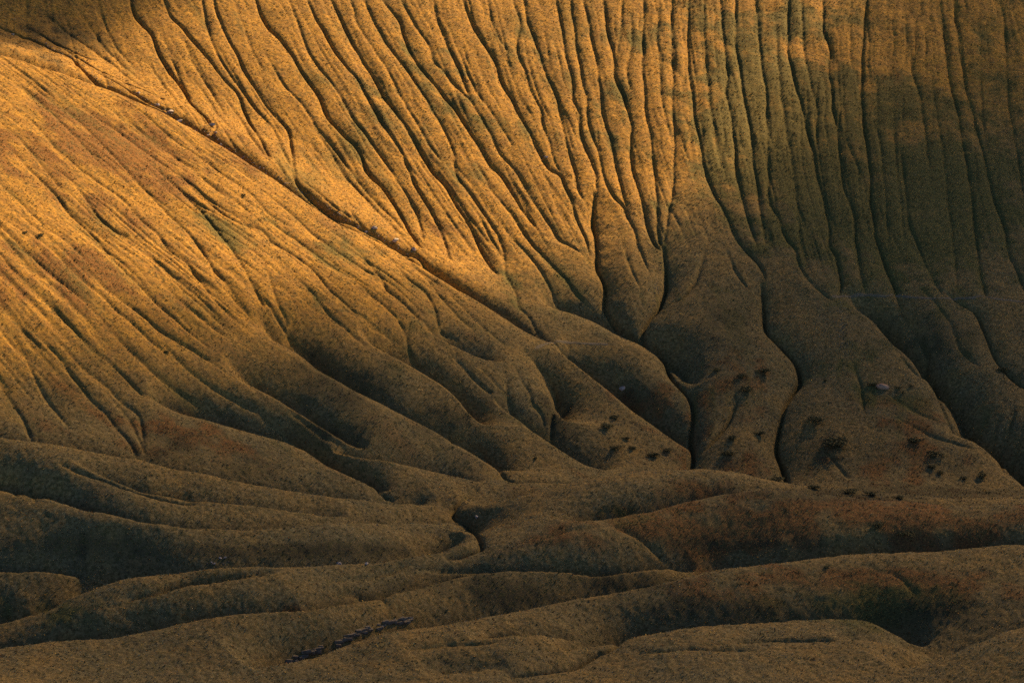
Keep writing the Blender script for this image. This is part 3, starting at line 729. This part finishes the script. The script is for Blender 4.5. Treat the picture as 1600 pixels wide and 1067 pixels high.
def shrub(px, py, wpx, label, group, k):
    p = surf_pt(px, py + wpx * .22, Z); w_ = wpx * p[1] * 2 * TANH / 1600.0 * 1.4
    e = bpy.data.objects.new("shrub", None); scene.collection.objects.link(e)
    e.location = (p[0], p[1], p[2] - w_ * .04); e.scale = (w_, w_ * random.uniform(.75, 1.0), w_ * random.uniform(.34, .46)); e.rotation_euler = (0, 0, random.uniform(0, 6.28))
    e.empty_display_size = .1
    e["label"] = label; e["category"] = "shrub"; e["group"] = group
    for nm, me in zip(("foliage", "stem"), SHRUBS[k % 5]):
        o = bpy.data.objects.new(nm, me); scene.collection.objects.link(o); o.parent = e
SH = [
 ("shrubs on the rounded toe of the spur", [
  (950, 661, 24, "largest dark shrub of the cluster on the spur's rounded toe"), (961, 650, 15, "small dark shrub just above the largest one on the spur's toe"),
  (977, 683, 12, "smallest dark shrub below the cluster on the spur's toe"), (962, 695, 18, "dark shrub under the cluster, left one near the foot of the spur's toe"),
  (988, 698, 15, "dark shrub near the foot of the spur's toe, second from its left end"), (1017, 708, 20, "wide dark shrub low on the spur's toe left of the centre gully"),
  (1041, 701, 14, "dark shrub on the spur's toe nearest the deep centre gully"), (837, 715, 10, "tiny lone shrub low on the lit lobe left of the spur's toe")]),
 ("shrubs on the fan between the two deep gullies", [
  (1191, 575, 24, "dark round shrub high on the middle fan near its right gully"), (1120, 575, 14, "small dim shrub high on the middle fan near the centre gully"),
  (1162, 584, 17, "dim shrub high in the middle of the fan between the gullies"), (1165, 605, 26, "broad dark shrub below the upper three on the middle fan"),
  (1145, 682, 20, "dark shrub on the reddish lower part of the middle fan"), (1186, 674, 17, "dark shrub low on the middle fan beside its right gully"),
  (1139, 706, 20, "lowest dark shrub of the middle fan, just above the valley floor")]),
 ("shrubs on the broad fan on the right", [
  (1361, 598, 15, "dark round shrub touching the left side of the pale boulder"), (1402, 604, 10, "little shrub just right of the pale boulder"),
  (1411, 611, 9, "tiny shrub below and right of the pale boulder"), (1424, 601, 9, "tiny lone shrub furthest right of the pale boulder"),
  (1290, 593, 7, "speck of a shrub far left of the pale boulder"), (1275, 650, 28, "broad dim shrub on the left shoulder of the right fan"),
  (1311, 687, 38, "largest dark shrub thicket, on the left half of the right fan"), (1432, 686, 22, "dark shrub on the right fan, upper left of a close pair"),
  (1463, 705, 26, "dark shrub on the right fan, lower right of a close pair"), (1455, 727, 14, "small dim shrub below the close pair on the right fan"),
  (1470, 735, 14, "small dim shrub low on the right fan under the close pair"), (1505, 745, 14, "small shrub near the foot of the right fan"),
  (1535, 737, 24, "dark shrub at the right tip of the right fan"), (1562, 574, 20, "dark shrub beside the gully at the far right of the slope")]),
 ("shrubs along the valley floor behind the brown ridge", [
  (1215, 745, 26, "dark shrub at the mouth of the right-hand deep gully"), (1270, 758, 18, "dark valley shrub, first right of the gully mouth"),
  (1332, 765, 20, "dark valley shrub, second right of the gully mouth"), (1358, 769, 18, "dark valley shrub, third right of the gully mouth"), (1402, 773, 20, "dark valley shrub furthest right behind the brown ridge")]),
 ("shrubs on the brown foreground ridge", [
  (1372, 815, 24, "low dark shrub on the brown ridge face, left of two"), (1420, 830, 24, "low dark shrub on the brown ridge face, right of two"), (1290, 884, 8, "tiny shrub on the dim terrace below the brown ridge")]),
 ("lone shrubs on the golden spur", [
  (262, 548, 9, "tiny dark shrub on the lower left of the golden spur"), (320, 329, 8, "tiny dark shrub on the streaked middle of the golden spur"),
  (380, 304, 8, "tiny dark shrub below the bright edge of the golden spur"), (61, 366, 14, "low dark shrub near the left border, right one of two on the spur"), (37, 362, 10, "low dark shrub nearest the left border on the spur")]),
]
k = 0
for grp, lst in SH:
    for (px, py, w_, lab) in lst:
        shrub(px, py, w_, lab, grp, k); k += 1
def rock_mesh(seed, flat=.6):
    bm = bmesh.new(); bmesh.ops.create_icosphere(bm, subdivisions=2, radius=.5)
    r = np.random.default_rng(seed); pl = r.normal(size=(12, 3)); pl /= np.linalg.norm(pl, axis=1)[:, None]; dd = r.uniform(.20, .40, 12)
    for v in bm.verts:
        p = np.array(v.co)
        for n_, d_ in zip(pl, dd):
            t = p @ n_
            if t > d_: p = p - n_ * (t - d_) * .98
        v.co = Vector(p * np.array([1, .8, flat]) + r.normal(size=3) * .012)
    me = bpy.data.meshes.new("rock"); bm.to_mesh(me); bm.free(); return me
ROCKS = [rock_mesh(200 + i) for i in range(6)]
for m_ in ROCKS: m_.materials.append(M_ROCK)
GREYS = [m_.copy() for m_ in ROCKS]
for m_ in GREYS: m_.materials.clear(); m_.materials.append(M_GREY)
def rock(px, py, wpx, label, group, k, grey=False, name="rock", cat="rock"):
    p = surf_pt(px, py, Z); w_ = wpx * p[1] * 2 * TANH / 1600.0 * (1 if grey else 1.25)
    o = bpy.data.objects.new(name, (GREYS if grey else ROCKS)[k % 6]); scene.collection.objects.link(o)
    o.location = (p[0], p[1], p[2] + w_ * (-.10 if grey else .08)); o.scale = (w_, w_, w_ * random.uniform(.8, 1.1)); o.rotation_euler = (random.uniform(-.2, .2), random.uniform(-.2, .2), random.uniform(0, 6.28))
    o["label"] = label; o["category"] = cat
    if group: o["group"] = group
    return o
# the pale boulder on the right fan
bm = bmesh.new(); bmesh.ops.create_icosphere(bm, subdivisions=4, radius=.5)
for v in bm.verts:
    p = np.array(v.co); 
    f = 1 + .10 * math.sin(5 * p[0] + 1) * math.cos(4 * p[1]) + .05 * math.sin(11 * p[0] + 7 * p[2]) + .03 * math.sin(19 * p[1] + 13 * p[0])
    v.co = Vector((p[0] * f, p[1] * f * .7, p[2] * f * .52))
me = bpy.data.meshes.new("boulder"); bm.to_mesh(me); bm.free(); me.materials.append(M_BOULDER)
me.polygons.foreach_set("use_smooth", np.ones(len(me.polygons), bool))
o = bpy.data.objects.new("boulder", me); scene.collection.objects.link(o)
p = surf_pt(1379, 606, Z); o.location = (p[0], p[1], p[2] + .35); o.scale = (4.6, 4.2, 3.6); o.rotation_euler = (0, .16, .2)
o["label"] = "big pale pinkish boulder half sunk in the right fan"; o["category"] = "boulder"
GR = "pale rocks in the gorge behind the spur"
RK = [(265, 176, 12, "largest pale rock in the gorge where the hillside gullies meet it"), (216, 146, 8, "pale rock in the gorge left of the largest one"), (247, 164, 9, "flat pale rock in the gorge beside the largest one"),
      (281, 190, 10, "pale rock just below the largest one in the gorge"), (331, 196, 9, "pale rock at the foot of the deep dark gully"), (337, 208, 9, "pale rock under the foot of the deep dark gully"), (325, 212, 5, "pale pebble left under the deep dark gully"),
      (345, 226, 6, "pale rock lowest under the deep dark gully"), (152, 123, 4, "tiny pale rock on the dark upper bank of the gorge"), (20, 55, 6, "pale rock at the dark head of the gorge near the left border"),
      (617, 377, 14, "long pale rock in the lower gorge, left of two"), (647, 391, 11, "pale rock in the lower gorge, right of two"), (586, 357, 10, "pale slab above the two rocks of the lower gorge"), (571, 363, 7, "small pale rock at the upper end of the lower gorge")]
for k, (px, py, w_, lab) in enumerate(RK): rock(px, py, w_, lab, GR, k)
for k, (px, py, w_, lab) in enumerate([(853, 246, 7, "pale rock in a gully near the top centre of the hillside"), (972, 608, 12, "pale rock on the dark bank above the spur's toe"), (745, 808, 11, "pale rock at the lip of the small ravine"),
      (530, 881, 10, "pale stone at the dark foot of the smooth ridge, left of two"), (573, 881, 9, "pale stone at the dark foot of the smooth ridge, right of two"), (135, 918, 8, "grey stone in the stream bend at lower left")]):
    rock(px, py, w_, lab, "scattered stones", k + 3, k == 5)
lab = "grey stone in the small heap under the dark bank at lower left"
for k in range(9): rock(325 + k * 4 + random.uniform(-2, 2), 876 + random.uniform(-5, 5), random.uniform(3.5, 7), lab, "stone heap under the bank", k, k % 2 == 0)
# rock ledges in the foreground stream bank, each built of blocks
def block_mesh(seed):
    r = np.random.default_rng(seed); bm = bmesh.new(); bmesh.ops.create_cube(bm, size=1.0)
    for v in bm.verts: v.co += Vector(r.uniform(-.16, .16, 3))
    bmesh.ops.bevel(bm, geom=bm.edges[:], offset=.09, segments=1, affect='EDGES')
    me = bpy.data.meshes.new("block"); bm.to_mesh(me); bm.free(); me.materials.append(M_GREY); return me
BLOCKS = [block_mesh(300 + i) for i in range(6)]
for lab, ln in (("low grey rock ledge in the foreground stream bank, lower left of three", "452 1034 478 1022 502 1012"), ("low grey rock ledge in the foreground stream bank, middle of three", "528 1004 550 993 575 982"),
                ("low grey rock ledge in the foreground stream bank, upper right of three", "592 978 615 971 642 967")):
    pp = densify(c(ln), 8); p0 = surf_pt(*pp[len(pp) // 2], Z)
    e = bpy.data.objects.new("rock_ledge", None); scene.collection.objects.link(e); e.location = p0; e.empty_display_size = .1
    e["label"] = lab; e["category"] = "rock ledge"; e["group"] = "rock ledges along the foreground stream"
    for k, p in enumerate(pp):
        for row in range(2):
            q = surf_pt(p[0] + random.uniform(-2, 2), p[1] - row * 4 + random.uniform(-2, 2), Z)
            o = bpy.data.objects.new("block", BLOCKS[(k + row) % 6]); scene.collection.objects.link(o); o.parent = e
            o.location = (q[0] - p0[0], q[1] - p0[1], q[2] - p0[2] - .32)
            o.scale = (random.uniform(1.3, 2.6), random.uniform(.7, 1.3), random.uniform(.6, 1.0)); o.rotation_euler = (random.uniform(-.2, .2), random.uniform(-.2, .2), .6 + random.uniform(-.3, .3))
# loose stones too small to count: scree on the right fan
def scree(name, label, line, spread_px, count, smin, smax, mat):
    V, F = [], []
    base = densify(line, 3)
    base_me = ROCKS[0]
    bv = np.array([v.co[:] for v in base_me.vertices]); bf = [tuple(f.vertices) for f in base_me.polygons]
    for i in range(count):
        p = base[int(random.random() * len(base))]
        q = surf_pt(p[0] + random.gauss(0, spread_px), p[1] + random.gauss(0, spread_px * .6), Z)
        s_ = random.uniform(smin, smax); a_ = random.uniform(0, 6.28); k = len(V)
        ca, sa = math.cos(a_), math.sin(a_)
        for v in bv: V.append((q[0] + s_ * (v[0] * ca - v[1] * sa), q[1] + s_ * (v[0] * sa + v[1] * ca), q[2] + s_ * v[2]))
        F += [tuple(k + t for t in f) for f in bf]
    o = mesh_obj(name, V, F, mat); o["kind"] = "stuff"; o["label"] = label
scree("scree", "grey scree spilling down the top of the right fan", c("1310 476 1314 505 1319 545"), 8, 260, .2, .5, M_GREY)
scree("stream_stones", "small pale stones in the funnel of the centre gully", c("1036 362 1034 385 1036 395 1020 478 1005 510"), 2.2, 110, .2, .55, M_GREY)
scree("stream_gravel", "pale gravel along the gorge bed behind the spur", c("60 65 115 90 160 128 216 148 262 176 300 202 336 212 350 228 560 354 620 382 660 404"), 3.2, 260, .25, .7, M_ROCK)
# trodden paths and water, draped on the ground
def ribbon(name, label, pts, w_, mat, lift, kind="structure"):
    pts = smooth_path(pts, 1.0)
    t = np.gradient(pts, axis=0); nn = np.stack([-t[:, 1], t[:, 0]], 1); nn /= np.maximum(np.linalg.norm(nn, axis=1, keepdims=True), 1e-6)
    V, F = [], []
    for i, (p, n_) in enumerate(zip(pts, nn)):
        ww = w_ * (1 + .35 * math.sin(i * .7) * math.sin(i * .23))
        for sd in (-.5, 0, .5):
            q = p + n_ * ww * sd; V.append((q[0], q[1], height_at(q[0], q[1], Z) + lift * (1 if sd == 0 else .3)))
        if i:
            a_ = 3 * (i - 1); F += [(a_, a_ + 1, a_ + 4, a_ + 3), (a_ + 1, a_ + 2, a_ + 5, a_ + 4)]
    o = mesh_obj(name, V, F, mat, smooth=True); o["kind"] = kind; o["label"] = label
def px_path(line): return [surf_pt(p[0], p[1], Z)[:2] for p in densify(c(line), 14)]
ribbon("path", "faint pale sheep track along the break of slope on the right", px_path("1300 464 1340 461 1400 463 1450 466 1500 466 1540 465 1600 472 1640 474"), .9, M_PATH, .12)
ribbon("path", "faint pale track across the hollow above the spur's toe", px_path("836 545 850 538 880 534 915 537 950 538"), .9, M_PATH, .12)
# ------------------------------------------------------------------ unseen clouds added before the sun to dim parts of the ground
RS = np.array([math.cos(SUN_AZ), -math.sin(SUN_AZ), 0.0])
US = np.array([-math.sin(SUN_EL) * math.sin(SUN_AZ), -math.sin(SUN_EL) * math.cos(SUN_AZ), math.cos(SUN_EL)])
def cloud_material(density):
    m = bpy.data.materials.new("cloud_vapour"); m.use_nodes = True; nt = m.node_tree; nt.nodes.clear()
    out = nt.nodes.new("ShaderNodeOutputMaterial"); v = nt.nodes.new("ShaderNodeVolumeScatter")
    v.inputs['Color'].default_value = (.9, .9, .9, 1); v.inputs['Density'].default_value = density
    v.inputs['Anisotropy'].default_value = 0.5
    nt.links.new(v.outputs[0], out.inputs['Volume']); return m
def cloud(label, a, b, dist, ra, rb, rc, depth, seed, tilt=0.0, edge=8):
    """a lumpy cloud; a, b place it across the sunlight, depth is how much light it takes at its middle"""
    bm = bmesh.new(); bmesh.ops.create_icosphere(bm, subdivisions=5, radius=1.0)
    r = np.random.default_rng(seed); dirs = r.normal(size=(26, 3)); dirs /= np.linalg.norm(dirs, axis=1)[:, None]
    amp = r.uniform(.03, .13, 26)
    for v in bm.verts:
        p = np.array(v.co); f = 1 + float((amp * np.exp(-((p - dirs) ** 2).sum(1) / .16)).sum()) - .08
        rr = min(1.0, p[0] ** 2 + p[1] ** 2)
        q = np.array([p[0] * f, p[1] * f, math.copysign(f * (1 - rr ** edge), p[2])])
        v.co = Vector(q[0] * ra * (RS * math.cos(tilt) + US * math.sin(tilt)) + q[1] * rb * (US * math.cos(tilt) - RS * math.sin(tilt)) + q[2] * rc * S)
    bmesh.ops.reverse_faces(bm, faces=bm.faces[:])
    me = bpy.data.meshes.new("cloud"); bm.to_mesh(me); bm.free()
    me.materials.append(cloud_material(depth / (2 * rc)))
    o = bpy.data.objects.new("cloud", me); scene.collection.objects.link(o)
    o.location = Vector(a * RS + b * US + dist * S)
    o["kind"] = "structure"; o["label"] = label
T_ = math.radians(25)
cloud("broad thin cloud added out of view to shade the lower valley", -311 * math.cos(T_) + 165 * math.sin(T_), -311 * math.sin(T_) - 165 * math.cos(T_), 2300, 315, 420, 120, 1.75, 3, T_, 5)
cloud("small cloud added out of view to shade the head of the gorge", -885, -290, 2300, 190, 190, 80, 4.6, 5, 0.0, 1.5)
cloud("faint cloud added out of view to shade the right end of the hillside", -470, -497, 2300, 120, 98, 60, 1.9, 8, 0.0, 1.5)
